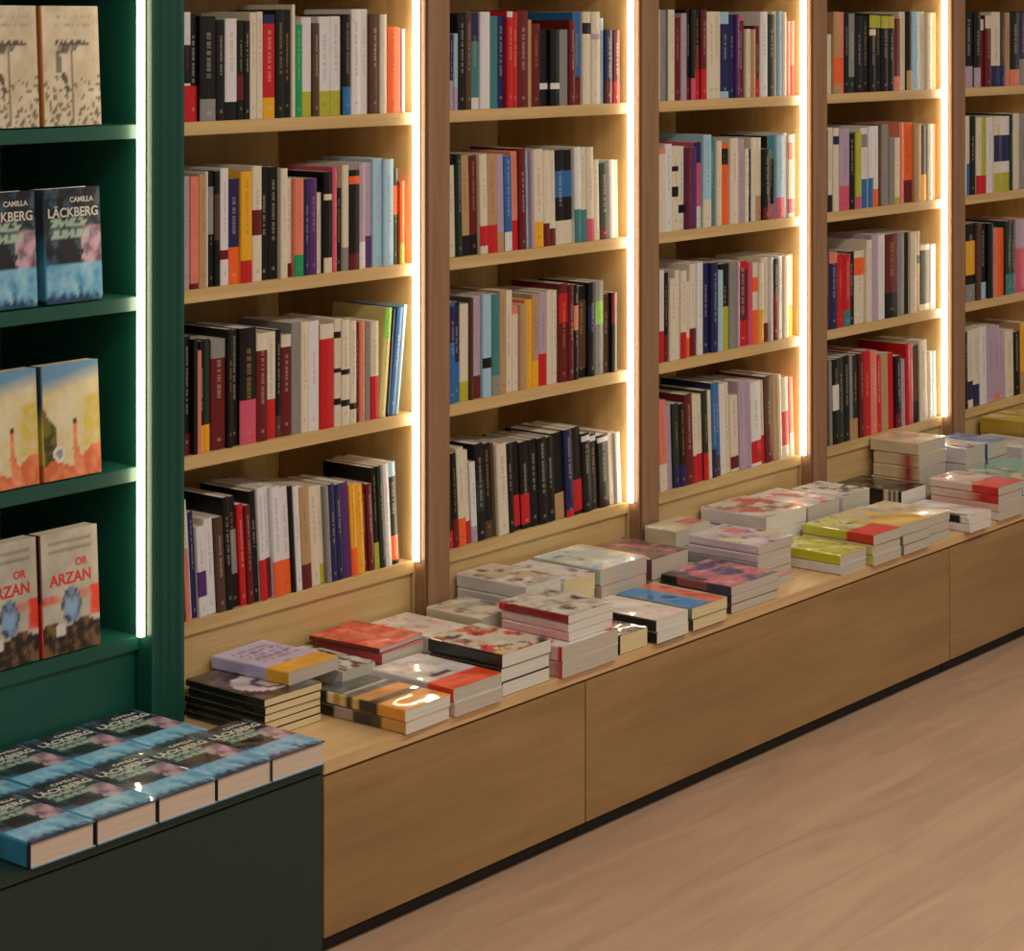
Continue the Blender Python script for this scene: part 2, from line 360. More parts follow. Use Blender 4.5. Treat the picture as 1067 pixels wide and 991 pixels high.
R((3,2,670,250,5.93,86,0,"""108,190,D;140,190,W,0-34R;172,206,K,0-30D;212,240,C;240,190,C;276,192,C,0-30R;312,260,C,0-25O;350,152,C,0-30D;386,142,W;430,150,N;470,142,N;500,190,L;552,150,K,0-50I;592,142,G;608,140,M;668,134,R,30-90D;692,140,P;
724,142,C,0-42O,64-82O;752,142,C,0-42Y;796,110,C,0-22D;808,112,W;852,120,D,60-100K;886,102,W;916,102,C;945,94,C,0-38Y"""))
R((3,3,670,380,5.93,90,-2.6,"""112,216,K;160,222,S,0-30C;206,252,M;240,242,F,0-26N;276,242,K,0-26N;322,182,D;346,182,C,0-30R;386,186,C,0-32R;416,160,F,0-30R;440,160,C;466,114,N,30-100B;496,114,B,0-22U;526,122,W;562,112,C;610,190,C,4-20D;646,102,M;682,102,M;
742,102,W,4-30R;776,102,C,0-34R;822,72,U,0-40D;850,62,A;872,62,C;916,80,C,16-58R;945,80,S,0-30C"""))
R((4,0,850,0,4.917,55,0,"""76,160,K;98,176,C;126,60,A,12-44O;156,62,S,12-44O;182,62,K;212,70,F,20-100G;246,80,K;282,80,K;314,70,K,82-98I,72-80C;346,72,K,82-98I;380,74,K,82-98I;410,74,K,82-98I;446,96,S,20-100D;476,60,C;502,58,K,0-25A;540,60,L;576,60,C;602,66,C;628,66,A"""))
R((4,1,850,105,4.917,55,0,"""76,150,U;104,140,C,0-20K;132,140,C,80-90N;182,142,M,0-30P;212,168,K;240,160,I,0-16P;276,140,W,0-36B,76-92G;300,132,W,0-36B;328,130,W,0-22O;352,120,U;392,122,G;414,190,G;438,190,I,10-100C;458,110,S;512,112,O,0-28D;546,122,A;582,128,K,0-35Y;606,120,C;630,120,S"""))
R((4,2,850,220,4.917,55,0,"""76,200,U;116,212,N,86-100S;150,222,R;184,222,R,0-22T;216,210,K;266,202,C,66-90O;292,150,C;326,122,M;358,122,W;426,116,K,30-100D;462,112,G;492,112,K;524,108,C;552,106,A,60-70K;604,172,C,10-92F;632,172,W"""))
R((4,3,850,330,4.917,58,-1.6,"""84,230,U;100,230,G;132,220,K,40-70W;158,212,F;190,202,K;212,202,G,0-24A;236,200,F,0-24A;258,190,D;290,176,R;322,176,R,0-100S;352,200,R;386,200,A;420,190,R,0-20R;450,202,K,0-20D;472,222,M;492,140,R;508,142,P;542,150,U,0-28K;580,120,C;604,180,C;626,180,L"""))
R((5,0,850,0,4.917,770,0,"""818,60,K,0-28M;850,62,K,0-26M;878,100,D,84-100C;905,80,D,82-100C;950,62,C,0-28N;976,62,U,0-28N;1002,64,A,0-20S;1050,62,K,0-22S;1085,64,N,0-36G;1120,60,D;1160,70,C;1200,62,K"""))
R((5,1,850,105,4.917,770,0,"""785,80,C;806,80,C,0-40B;836,80,K;862,86,C,0-24R;886,88,I,0-24R;920,84,W;960,80,C,0-25I,40-75N;1000,80,W,0-25I,40-75N;1016,70,F;1050,66,C;1085,66,C,0-100G;1130,70,D;1180,76,C"""))
R((5,2,850,220,4.917,770,0,"""786,60,N;835,66,K,34-78Y,0-22G;856,60,U;890,64,K,0-22L;915,64,K;950,90,S;980,90,S,0-100O;1006,52,F,0-28T;1036,56,F,0-28T;1085,40,P,60-100M;1130,50,K;1180,60,C"""))
R((5,3,850,330,4.917,770,-1.5,"""786,80,K;820,72,C,10-34N;852,62,C,0-28N;886,50,W;920,46,M;950,46,S,10-100M;986,80,M;1028,70,C;1058,80,K;1085,30,A,30-100Y;1130,40,K;1180,50,W"""))

ORD = ['first','second','third','fourth','fifth','sixth','seventh','eighth','ninth','tenth','eleventh','twelfth','thirteenth','fourteenth','fifteenth','sixteenth','seventeenth','eighteenth','nineteenth','twentieth']
BAYN = ['', 'first oak bay', 'second oak bay', 'third oak bay', 'fourth oak bay', 'fifth oak bay']
ROWN = ['top', 'upper middle', 'lower middle', 'bottom']
stuff_parts = []
for bay, row, ox, oy, sc, start, lean, data in BOOKS:
    items = [i.strip() for i in data.replace('\n', '').split(';') if i.strip()]
    zs = SHELF[row]; xprev = xs(ox+start/sc)
    lo = XR[bay]-PITCH+POST+.0135; hi = XR[bay]+.003
    a = math.radians(lean); n = len(items); rowobj = []
    for idx, it in enumerate(items):
        f = it.split(','); px = float(f[0]); top = float(f[1]); base = f[2]; bands = []
        for bs in f[3:]:
            p, q = bs[:-1].split('-'); bands.append((int(p)/100, int(q)/100, bs[-1]))
        x1 = xs(ox+px/sc); x0 = xprev; xprev = x1
        pim = ox+(px-8)/sc; base_y = 27+(EYE-zs)*kpx(pim)
        h = (base_y-(oy+top/sc))/kpx(pim)/math.cos(a)
        h = max(.15, min(h, .283))
        if x0 < lo and lean == 0: x0 = lo
        t = (x1-x0)*math.cos(a)-.0004
        if (x0+x1)/2+t/2 > hi or x1 < xs(193): continue
        if t < .005: continue
        rnd = random.Random(bay*1000+row*100+idx)
        d = min(.17, h*rnd.uniform(.62, .7))
        cov, pg = upright_meshes(t, h, d, base, bands, rnd)
        # a leaning book stands on the lower corner of its foot
        xm = (x0+x1)/2; zz = zs+abs(math.sin(a))*t/2+.0003
        y0 = rnd.choice([.004, .006, .009, .013])
        if bay >= 4:
            stuff_parts.append((cov, pg, (xm, y0, zz), a)); continue
        o = link('book', cov); link('page_block', pg, o)
        o.location = (xm, y0, zz); o.rotation_euler = (0, a, 0)
        bdesc = ''
        nb = sorted(bands, key=lambda b: -(b[1]-b[0]))
        if nb and nb[0][1]-nb[0][0] > .9: base = nb[0][2]; nb = nb[1:]
        main = NAME[base]
        if nb:
            b = nb[0]; where = 'foot' if b[0] < .12 else ('head' if b[1] > .9 else 'band')
            bdesc = ' with %s %s' % (NAME[b[2]], where)
        size = 'thin ' if t < .013 else ('thick ' if t > .034 else '')
        rowobj.append((o, size+main+' book'+bdesc, o.location.x+t/2 > xs(193)))
    vis = rowobj; extra = 4 if (bay, row) == (1, 2) else 0
    for k, (o, d_, v_) in enumerate(vis):
        i = k+1; j = len(vis)-k+extra
        oc = '%s from %s' % ((ORD[i-1], 'left') if i <= j else (ORD[j-1], 'right'))
        tag(o, '%s, %s, %s shelf, %s' % (d_, oc, ROWN[row], BAYN[bay]), 'book', 'spine-out books on the %s shelf of the %s' % (ROWN[row], BAYN[bay]))

# the two farthest bays are too far for single objects: their books are one joined object
bm = bmesh.new()
lay = None
from mathutils import Matrix
V, Fc, C, MI = [], [], [], []
for cov, pg, loc, a in stuff_parts:
    mt = Matrix.Translation(loc) @ Matrix.Rotation(a, 4, 'Y')
    for k, me in enumerate((cov, pg)):
        b0 = len(V); V += [tuple(mt @ v.co) for v in me.vertices]
        for p in me.polygons:
            Fc.append([b0+i for i in p.vertices]); MI.append(k)
        buf = [0.0]*(4*len(me.color_attributes['Col'].data)); me.color_attributes['Col'].data.foreach_get('color', buf); C += buf
bm.free()
me = bpy.data.meshes.new('books'); me.from_pydata(V, [], Fc)
at_ = me.color_attributes.new('Col', 'FLOAT_COLOR', 'CORNER'); at_.data.foreach_set('color', C)
me.materials.append(M_COVER); me.materials.append(M_PAGE_UP); me.polygons.foreach_set('material_index', MI)
tag(link('books', me), 'rows of mixed spine-out books filling the two farthest oak bays at the right', 'books', kind='stuff')
for cov, pg, loc, a in stuff_parts: bpy.data.meshes.remove(cov); bpy.data.meshes.remove(pg)

# three leaning books at the right end of the first bay's third shelf, plus a few lying across the tops
def place_upright(x, y, z, t, h, d, base, bands, lean, label, group, seed):
    cov, pg = upright_meshes(t, h, d, base, bands, random.Random(seed))
    o = link('book', cov); link('page_block', pg, o); o.location = (x, y, z); o.rotation_euler = (0, math.radians(lean), 0)
    return tag(o, label, 'book', group)
gr = 'spine-out books on the lower middle shelf of the first oak bay'
bx = xs(180+886/4.104)
place_upright(bx+.0120, .006, SHELF[2]+.0012, .022, .238, .16, 'Z', [(.72,1,'X')], 5.5, 'leaning pale yellow book with lime head on the lower middle shelf, first oak bay', gr, 5)
place_upright(bx+.0278, .006, SHELF[2]+.001, .009, .232, .15, 'K', [], 5.5, 'thin black book leaning beside a blue one, lower middle shelf, first oak bay', gr, 6)
place_upright(bx+.0432, .006, SHELF[2]+.0016, .020, .236, .15, 'B', [], 7.0, 'blue book leaning to the right near the light strip, first oak bay', gr, 7)
place_upright(bx+.0592, .006, SHELF[2]+.0012, .011, .240, .15, 'L', [], 7.0, 'pale blue leaning book, last on the lower middle shelf, first oak bay', gr, 8)

# ---- lying and face-out books
def nz(u, v, s, seed):
    p = Vector((u*s+seed*7.3, v*s*1.4+seed*3.1, seed*1.7))
    return noise.noise(p)+.45*noise.noise(p*2.3)+.2*noise.noise(p*5.1)
def mixc(a, b, f): f = max(0, min(1, f)); return tuple(p*(1-f)+q*f for p, q in zip(a, b))
def c_(k): return LPAL[k] if isinstance(k, str) else lin(k)
def art(base, blobs=(), rects=(), seed=1, lines=None):
    """blobs: (colour, scale, threshold, amount); rects: (u0,u1,v0,v1,colour); lines: (u0,u1,v0,v1,colour) rows of print"""
    def f(u, v):
        c = c_(base)
        for k, (bc, s, th, am) in enumerate(blobs):
            q = nz(u, v, s, seed+k*5); c = mixc(c, c_(bc), (q-th)*3.2*am)
        for u0, u1, v0, v1, rc in rects:
            if u0 <= u <= u1 and v0 <= v <= v1: c = c_(rc)
        if lines:
            u0, u1, v0, v1, lc = lines
            if u0 <= u <= u1 and v0 <= v <= v1 and int((v-v0)*30) % 3 != 1 and nz(u*9, v*2, 5, seed) > -.15: c = mixc(c, c_(lc), .75)
        return c
    return f
def lying_meshes(wd, l, t, cover, spine, page=PAGE, mat=None, hard=False, nx=18, ny=26, spinef=None):
    """spine along the left edge (x=0), foot towards -Y, cover up; origin at the front left foot corner"""
    T = .0025 if hard else .0009; r = min(.004, t*.3); e = .003 if hard else .0004
    left = [(r*(1-math.sin(q)), r*(1-math.cos(q))) for q in (0, .5, 1.0, math.pi/2)]
    outer = [(wd, 0)] + left + [(x, t-z) for x, z in left[::-1]]
    ui = len(outer)-1
    outer += [(r+(wd-r)*k/nx, t) for k in range(1, nx+1)]
    inner = []
    for x, z in outer:
        inner.append((max(x, T) if x < wd else wd, min(max(z, T), t-T)))
    cuts = [l*k/ny for k in range(ny+1)]
    sp = c_(spine)
    def colf(i, y):
        if i <= ui-.3:
            return spinef(y/l) if (spinef and i >= 1) else sp
        return cover((i-ui)/nx, y/l)
    cov = shell('book', outer, inner, cuts, True, colf, mat or M_GLOSS, True)
    pg = block('page_block', (T+.0004, wd-e-.0005, e, l-e, T+.0001, t-T-.0001), page, M_PAGE_FLAT)
    return cov, pg
def lying(x, y, z, rot, meshes, label, group, cat='paperback', tilt=(0, 0)):
    cov, pg = meshes; o = link('paperback', cov); link('page_block', pg, o)
    o.location = (x, y, z+.0002); o.rotation_euler = (math.radians(tilt[0]), math.radians(tilt[1]), math.radians(rot))
    return tag(o, label, cat, group)
def lettering(text, size, colr, parent, loc, rot=(0, 0, 0), extrude=.0003, wide=1.0):
    cu = bpy.data.curves.new('title', 'FONT'); cu.body = text; cu.size = size; cu.extrude = extrude; cu.align_x = 'CENTER'; cu.offset = size*.02
    ob = bpy.data.objects.new('title', cu); COL.objects.link(ob)
    dg = bpy.context.evaluated_depsgraph_get(); me = bpy.data.meshes.new_from_object(ob.evaluated_get(dg))
    bpy.data.objects.remove(ob); bpy.data.curves.remove(cu)
    me.materials.clear(); me.materials.append(colr)
    o = bpy.data.objects.new('title_lettering', me); COL.objects.link(o); o.parent = parent; o.location = loc; o.rotation_euler = rot; o.scale = (wide, 1, 1)
    return o
M_INK_W = paint('cream_ink', (205,204,192), .5); M_INK_R = paint('red_ink', (215,45,40), .5); M_INK_T = paint('pale_teal_ink', (150,185,165), .5)

# the thriller: black with pale title, pink and blue art
def thriller(u, v):
    blue = mixc(lin((64,150,200)), lin((160,212,232)), .4+.9*nz(u, v, 5, 3)); dark = lin((16,18,24))
    c = dark
    if v < .34: c = mixc(blue, lin((20,60,90)), (.10-v)*14+nz(u, v, 9, 4)*1.2)
    else:
        c = mixc(dark, lin((60,90,110)), (nz(u, v, 6, 8)-.05)*3)
        edge = .62+.25*(v-.4)
        if v < .66 and u > edge+.06*nz(u, v, 9, 2): c = mixc(lin((205,170,185)), lin((120,90,110)), .5+nz(u, v, 7, 6)*1.5)
        if v < .62 and abs(u-.44) < (.64-v)*.75: c = lin((20,16,18))
    if .56 < v < .74 and .10 < u < .80 and not .64 < v < .66 and nz(u*2.2, v*3, 7, 12) > -.2: c = mixc(c, lin((176,200,178)), .85)
    return c
TS = (70,150,190)
th_m = lying_meshes(.137, .215, .043, thriller, TS, lin((216,196,176)), hard=True, nx=26, ny=40,
        spinef=lambda v: lin((24,40,56)) if v < .03 else mixc(lin((60,150,190)), lin((18,40,60)), (v-.3)*3))  # dark foot end: shadow of the gaps between copies painted into the spine
def thriller_book(x, y, z, rx, label, group, rz=0):
    cov, pg = th_m
    o = link('hardback', cov); link('page_block', pg, o); o.location = (x, y, z); o.rotation_euler = (rx, 0, math.radians(rz))
    lettering('LÄCKBERG', .0245, M_INK_W, o, (.071, .161, .0432), wide=1.02)
    lettering('CAMILLA', .014, M_INK_W, o, (.092, .188, .0432))
    return tag(o, label, 'hardback', group)
GB = 'blue and black hardbacks laid out on the green bench'
fx = [2.387, 2.5265, 2.6635, 2.8005, 2.935]
wn = ['leftmost', 'second from left', 'middle', 'second from right', 'rightmost']
for k, x in enumerate(fx):
    thriller_book(x-.012+.0, FRONT-.008, TABLE+.0004, 0, 'blue and black hardback lying face up on green bench, front row, %s' % wn[k], GB, [-.3, .3, -.4, .2, -.2][k])
bxs = [2.40, 2.543, 2.683, 2.823]
wn = ['leftmost', 'second from left', 'second from right', 'rightmost']
for k, x in enumerate(bxs):
    thriller_book(x+.012, -.2075, TABLE+.0004, 0, 'blue and black hardback lying on green bench, back row by fascia, %s' % wn[k], GB, [.3, -.3, .2, .4][k]).location.y = -.219

# face-out books in the green bookcase
FG = 'face-out books on the green shelves'
def face_out(meshes, x, t, z, label, rz=0, tilt=3):
    cov, pg = meshes; o = link('display_book', cov); link('page_block', pg, o)
    o.location = (x, .006+t, z+.0012); o.rotation_euler = (math.radians(90-tilt), 0, math.radians(rz))
    return tag(o, label, 'book', FG)
def botanic(u, v):
    c = mixc(lin((226,212,186)), lin((205,190,160)), .5+nz(u, v, 4, 5))
    k = lin((92,84,72))
    if .68 < v < .715 and .2 < u < .82 and nz(u, v, 14, 1) > -.35: c = k
    if .60 < v <= .68 and .24 < u < .66-(.68-v)*2: c = mixc(k, c, .3+nz(u, v, 12, 2))
    if .44 < v < .62 and abs(u-(.25+.16*(.62-v))) < .045: c = mixc(k, c, .2)
    if .02 < v < .62 and abs(u-.5) < .018: c = mixc(k, c, .25)
    if v < .42 and nz(u, v, 17, 3) > .16+v*.35: c = mixc(c, k, .8)
    if (.36 < v < .44 or .28 < v < .33) and abs(u-.36+.5*(v-.4)) < .04: c = k
    if .80 < v < .93 and .2 < u < .85 and int(v*60) % 2 == 0 and nz(u*4, v, 9, 7) > -.1: c = mixc(c, lin((170,155,130)), .8)
    return c
def dunes(u, v):
    c = mixc(lin((225,214,178)), lin((214,196,140)), .5+nz(u, v, 3, 5))
    if v > .72+.12*u: c = mixc(c, lin((105,150,185)), (v-.72-.12*u)*7)
    if u > .72 and .25 < v < .7: c = mixc(c, lin((214,190,70)), .6+nz(u, v, 8, 2))
    if u < .22 and .12 < v < .62-.8*u: c = mixc(lin((120,110,40)), lin((60,60,35)), .5+nz(u, v, 10, 2)*2)
    if v < .12+.16*max(0, u-.3)+.05*math.sin(u*9): c = mixc(lin((232,138,96)), lin((214,110,66)), .5+nz(u, v, 7, 1)*2)
    sx = .55
    wdt = .035+.22*max(0, .34-v)**1.3*1.6
    if .02 < v < .46 and abs(u-sx-.35*max(0, .25-v)) < wdt: c = mixc(lin((228,120,70)), lin((240,160,120)), .5+nz(u, v, 9, 6))
    if (u-sx)**2+((v-.49)*1.5)**2 < .0012: c = lin((70,50,45))
    if (u-.26)**2+((v-.22)*1.55)**2 < .011: c = lin((226,222,214)) if (u-.26)**2+((v-.22)*1.55)**2 > .004 else lin((150,150,165))
    return c
def sphere_novel(u, v):
    c = mixc(lin((196,188,172)), lin((176,168,150)), .5+nz(u, v, 4, 5))
    if .42 < v < .5 or (u > .8 and .25 < v < .52): c = mixc(c, lin((224,60,40)), .25+.8*(nz(u, v, 5, 8)+.3) + (.5 if u > .84 else 0))
    if v < .24+.03*math.sin(u*11): c = mixc(lin((44,34,30)), lin((120,90,60)), (nz(u, v, 8, 2)+.05)*3)
    q = ((u-.5)/.17)**2+((v-.38)/.15)**2
    if q < 1: c = mixc(lin((140,170,200)), lin((60,72,88)), q*.9+nz(u, v, 9, 1))
    if .14 < v < .24 and .22 < u < .40: c = lin((214,206,196))
    if .80 < v < .93 and .12 < u < .88 and int(v*50) % 3 == 0: c = mixc(c, lin((110,95,85)), .6)
    return c
sm1 = lying_meshes(.139, .226, .036, botanic, (196,130,70), hard=True, nx=30, ny=44, mat=M_COVER)
sm3 = lying_meshes(.139, .215, .032, dunes, (90,90,60), nx=30, ny=44, spinef=lambda v: mixc(lin((190,170,60)), lin((40,70,95)), (v-.45)*5) if v > .15 else lin((200,100,50)), mat=M_COVER)
sm4 = lying_meshes(.139, .228, .034, sphere_novel, 'R', nx=30, ny=44, spinef=lambda v: lin((196,36,34)) if v < .45 else lin((84,22,26)), mat=M_COVER)
xa, xb = 2.760, 2.612
face_out(sm1, xb, .036, SHELF[0], 'cream hardback with dark plant drawing, top green shelf, cut by photo edge', 1)
face_out(sm1, xa, .036, SHELF[0], 'cream hardback with plant drawing and orange spine, right copy on top shelf', 0)
for x, n_, rz in ((xb-.004, 'left copy on second green shelf', 1), (xa+.004, 'right copy on second green shelf', 0)):
    o = thriller_book(x, .047, SHELF[1]+.0012, math.radians(87), 'black and blue thriller standing face out, '+n_, FG, rz)
face_out(sm3, xb, .032, SHELF[2], 'paperback with orange dress on sandy cover, left copy, third green shelf', 1)
face_out(sm3, xa, .032, SHELF[2], 'paperback with orange dress and round sticker, right copy, third green shelf', 0)
for x, n_, rz in ((xb, 'left copy on lowest green shelf', 1), (xa-.002, 'right copy on lowest green shelf', 0)):
    o = face_out(sm4, x, .034, SHELF[3], 'grey and red novel with bluish oval figure, '+n_, rz)
    lettering('ARZAN', .030, M_INK_R, o, (.072, .128, .0343), wide=1.0)
    lettering('OR', .020, M_INK_R, o, (.098, .158, .0343), wide=1.0)

# ------------------------------------------------------------------ stacks on the oak bench
SG = 'books stacked on the oak bench top'
POS = {1: ['only book'], 2: ['lowest', 'topmost'], 3: ['lowest', 'middle', 'topmost'],
       4: ['lowest', 'second lowest', 'second from top', 'topmost'], 5: ['lowest', 'second lowest', 'middle', 'second from top', 'topmost'],
       6: ['lowest', 'second lowest', 'third lowest', 'third from top', 'second from top', 'topmost']}
def stack(phrase, x0, x1, h, layers, yf=FRONT-.009, l=.21, z0=TABLE, rot=0, seed=0, jit=.004):
    """layers bottom to top: (colour words, cover art, spine colour, page colour)"""
    for q in XR:
        if x0-.005 < q+.09 and x1+.005 > q+.0045: l = min(l, -.046-yf)
    rnd = random.Random(seed*13+5); n = len(layers); t = h/n; z = z0
    for k, (desc, cover, spine, page) in enumerate(layers):
        tt = t-.0004
        w_ = x1-x0-(rnd.random()*.006 if k < n-1 else 0)
        cv = cover if callable(cover) else art(cover)
        res = (20, 28) if k == n-1 or callable(cover) else (4, 4)
        m = lying_meshes(w_, l-(rnd.random()*.008 if k < n-1 else 0), tt, cv, spine if not callable(spine) else 'W', page, nx=res[0], ny=res[1], spinef=spine if callable(spine) else None)
        j = jit if k else 0
        desc = desc.replace(' with ', ' paperback with ') if ' with ' in desc else desc+' paperback'
        lab = '%s, %s' % (desc, phrase) if n == 1 else '%s, %s of %s' % (desc, POS[n][k], phrase)
        lying(x0+rnd.uniform(-j, j)*.4, yf+(rnd.uniform(0, j) if k else 0), z, rot+(rnd.uniform(-1.2, 1.2) if j else 0), m, lab, SG)
        z += t
    return z
def bandf(*bs):
    """spine colours along its length from the foot: (v_end, colour)"""
    def f(v):
        for e, c in bs:
            if v <= e: return c_(c)
        return c_(bs[-1][1])
    return f
PW, PC, PG = lin((226,220,206)), lin((226,206,158)), lin((198,188,170))
# 1 black stack next to the fluted post, the lavender book lies on it
ring = lambda u, v: (c_((226,214,214)) if ((u-.5)/.42)**2+((v-.42)/.26)**2 < 1 and not (((u-.62)/.30)**2+((v-.36)/.17)**2 < 1 and ((u-.62)/.22)**2+((v-.36)/.12)**2 > 1) else mixc(c_((44,36,36)), c_((110,95,95)), nz(u, v, 5, 2)*2+.2))
zt = stack('the dark stack beside the fluted green post', 3.094, 3.250, .075, [('black', 'K', 'K', PC)]*4+[('black and white', ring, 'K', PC)], yf=-.238, l=.222, seed=1)
lav = art((196,188,226), [((180,172,214), 4, .05, .5)], [(0, 1, 0, .27, 'Y'), (.35, .55, .27, .34, (214,90,110))], 3, (.12, .9, .45, .88, (110,80,140)))
lying(3.188, -.208, zt, 3, lying_meshes(.150, .205, .026, lav, (188,182,222), PG, spinef=bandf((.27, 'Y'), (1, (188,182,222)))), 'lavender paperback with yellow foot lying on the dark stack by the post', SG)
# 2 low stack behind the striped pair
stack('the low pair behind the orange striped books', 3.345, 3.440, .070, [('grey', 'G', 'G', PG), ('white and dark sketched', art((206,204,196), [((40,44,40), 4, 0, .9)], seed=4), 'W', PG)], yf=-.205, l=.195, seed=2)
# 3 striped pair at the front
strp = art((74,82,78), [((110,116,108), 5, 0, .6)], [(0, 1, 0, .30, (238,160,60)), (0, 1, .30, .42, (70,40,24)), (0, 1, .42, .58, (226,150,60)), (.05, 1, .70, .745, (190,200,196))], 5)
sps = bandf((.30, (238,160,60)), (.52, (24,18,18)), (.60, (220,190,110)), (.66, (60,40,20)), (.74, (222,196,120)), (.80, (190,150,70)), (.88, (230,214,170)), (1, (22,18,18)))
sps2 = bandf((.28, (214,160,90)), (.36, (70,60,40)), (.6, (40,36,40)), (.8, (170,150,140)), (1, (40,16,18)))
stack('the front pair nearest the green bench', 3.283, 3.420, .048, [('dark striped', strp, sps2, PW), ('orange, black and grey striped', strp, sps, PW)], l=.232, rot=2, seed=3)
# 4 white with orange-red foot
wr = art((222,218,214), [((170,190,190), 3.5, .12, .6), ((226,150,160), 5, .3, .8)], [(.0, 1, 0, .30, (240,78,36)), (.25, .6, .36, .44, (70,50,90))], 7)
stack('the front stack right of the striped pair', 3.428, 3.578, .056, [('white', 'W', (224,190,180), PG), ('white with orange-red foot', wr, bandf((.3, (236,70,34)), (1, 'W')), PG)], l=.225, seed=4)
# 5 red black and white
rb = art((214,206,190), [((200,30,44), 3.2, .02, 1), ((24,20,20), 3.8, .18, 1), ((226,180,60), 6, .28, 1)], seed=11)
stack('the black-spined front stack', 3.592, 3.752, .086, [('white paged black', 'K', 'K', PW), ('white paged dark', 'K', 'K', PW), ('red, black and yellow', rb, 'K', PW)], l=.20, seed=5, yf=FRONT+.004)
# 6 tall red spined stack
z6 = stack("the tall front stack's lower part", 3.772, 3.972, .066, [('white with red dotted spine', 'W', bandf((.08,'R'),(1,'W')), PG), ('white with red and pink cover', art('W', [('R', 3, 0, 1)], seed=3), bandf((.06,'R'),(1,(224,190,190))), PG)], l=.20, seed=6)
sk = art((216,210,200), [((36,30,30), 3, .10, 1), ((150,140,132), 7, .1, .5)], seed=17)
stack("the tall front stack's upper part", 3.812, 3.968, .056, [('pinkish white', 'W', (226,170,170), PW), ('pinkish white spined', 'W', (224,190,192), PW), ('white and black with dark red spine', sk, bandf((.9, (140,14,30)), (1, 'R')), PW)], z0=z6, l=.19, yf=FRONT+.004, rot=0, seed=7)
# 7 small dark
stack('the small front book between tall stack and white pair', 3.992, 4.094, .042, [('black glossy', art('K', [((120,80,50), 4, 0, .8)], seed=5), 'K', PC)], l=.19, seed=8, yf=FRONT+.003)
# 8 white with black spine
stack('the front pair left of the blue and coral cover', 4.112, 4.238, .052, [('white', 'W', 'K', PW), ('white faintly printed', art((228,218,208), [((226,190,180), 6, .1, .6)], seed=8), bandf((1, (26,18,26))), PW)], l=.212, seed=9)
# 9 blue and coral
bc = art((226,104,84), [], [(0, .5, 0, 1, (30,130,200)), (.47, .56, 0, 1, (120,150,140)), (.93, 1, 0, 1, (180,180,140))], 9)
stack('the front pair in the middle of the bench', 4.252, 4.392, .052, [('greenish', (150,160,120), (60,60,50), PC), ('blue and coral striped', bc, (120,140,130), PC)], l=.212, seed=10)
# 10 pink and indigo
pi = art((206,110,124), [((60,56,104), 2.6, -.02, 1), ((224,170,170), 5, .2, .8)], [(0, .14, .4, 1, (30,20,24))], 12)
stack('the front stack below the lavender white pile', 4.432, 4.632, .064, [('grey', 'G', (60,52,60), PG), ('mauve', 'M', 'N', PG), ('pink and indigo', pi, bandf((.35, (60,52,90)), (.75, (150,80,90)), (1, 'K')), PG)], l=.20, seed=11, yf=FRONT+.008)
# 11 tall lavender white pile
lw = art((206,196,206), [((226,214,170), 2.4, .1, 1), ((70,50,60), 4, .28, 1)], [(.5, .8, .55, .8, (222,120,140))], 14)
stack('the tall pale pile in mid bench', 4.655, 4.812, .108, [('pinkish', 'S', (214,170,160), PG), ('pale', 'C', 'W', PG), ('grey white', 'W', 'G', PG), ('lilac', 'M', (200,190,200), PG), ('lilac and cream', lw, (210,200,206), PG)], l=.205, yf=-.35, seed=12, jit=.012)
# back row
red = art((214,58,48), [((240,120,96), 3, .05, 1), ((150,24,24), 5, .25, .8)], seed=21)
z3 = stack('the back stack under the thin red book', 3.470, 3.600, .076, [('white', 'W', 'W', PG), ('pale', 'C', 'C', PG), ('pink edged', 'P', (214,80,100), PG)], yf=-.198, l=.19, seed=13)
lying(3.468, -.192, z3, 5, lying_meshes(.150, .185, .010, red, (110,20,24), PG), 'thin flat red paperback lying on the back stack below first bay', SG)
pale = art((216,210,200), [((222,160,160), 4, .16, .7), ((150,130,150), 6, .3, .6)], seed=22)
stack('the back stack right of the red one', 3.636, 3.760, .074, [('white', 'W', 'W', PG), ('white speckled', pale, 'W', PG)], yf=-.205, l=.198, seed=14)
crm = art((214,202,176), [((112,80,96), 3, .12, .9), ((160,170,150), 4, .2, .6)], seed=23)
stack('the back stack in front of the first oak post', 3.780, 3.905, .088, [('pale', 'C', 'C', PG), ('pale grey', 'G', 'G', PG), ('cream and mauve', crm, 'C', PG)], yf=-.205, l=.172, seed=15)
brw = art((206,192,178), [((104,72,52), 2.8, .0, 1), ((232,226,214), 6, .15, 1)], seed=24)
stack('the white back stack right of the first oak post', 3.935, 4.062, .126, [('dark spined', 'K', (70,50,50), PG), ('grey', 'G', (120,110,105), PG), ('white', 'W', 'W', PW), ('brown and white', brw, 'W', PW)], yf=-.205, l=.2, seed=16, jit=.006)
stack('the back stack left of the big pale blue cover', 4.070, 4.190, .112, [('white', 'W', 'W', PC), ('white', 'W', 'W', PC), ('white sketched', art('W', [((90,80,74), 4, .2, 1)], seed=9), 'W', PC)], yf=-.205, l=.19, seed=17)
pb = art((196,214,216), [((236,232,214), 3, .02, 1), ((110,140,150), 5, .24, .8)], [(.86, 1, 0, 1, (214,196,160))], 25)
stack('the back stack of large books below second bay', 4.200, 4.378, .116, [('grey', 'G', (120,130,120), PG), ('pinkish', 'S', (200,170,160), PG), ('pale blue and cream', pb, (190,200,200), PG)], yf=-.212, l=.2, seed=18)
mv = art((132,98,92), [((70,50,56), 3, .05, 1), ((196,120,124), 4, .15, 1)], seed=26)
stack('the back stack right of the pale blue cover', 4.410, 4.560, .100, [('grey', 'G', 'G', PG), ('mauve and brown', mv, (110,80,76), PG)], yf=-.205, l=.195, seed=19)
cp = art((222,210,170), [((206,196,190), 3, .05, 1)], [(.55, 1, .2, .7, (216,124,140))], 27)
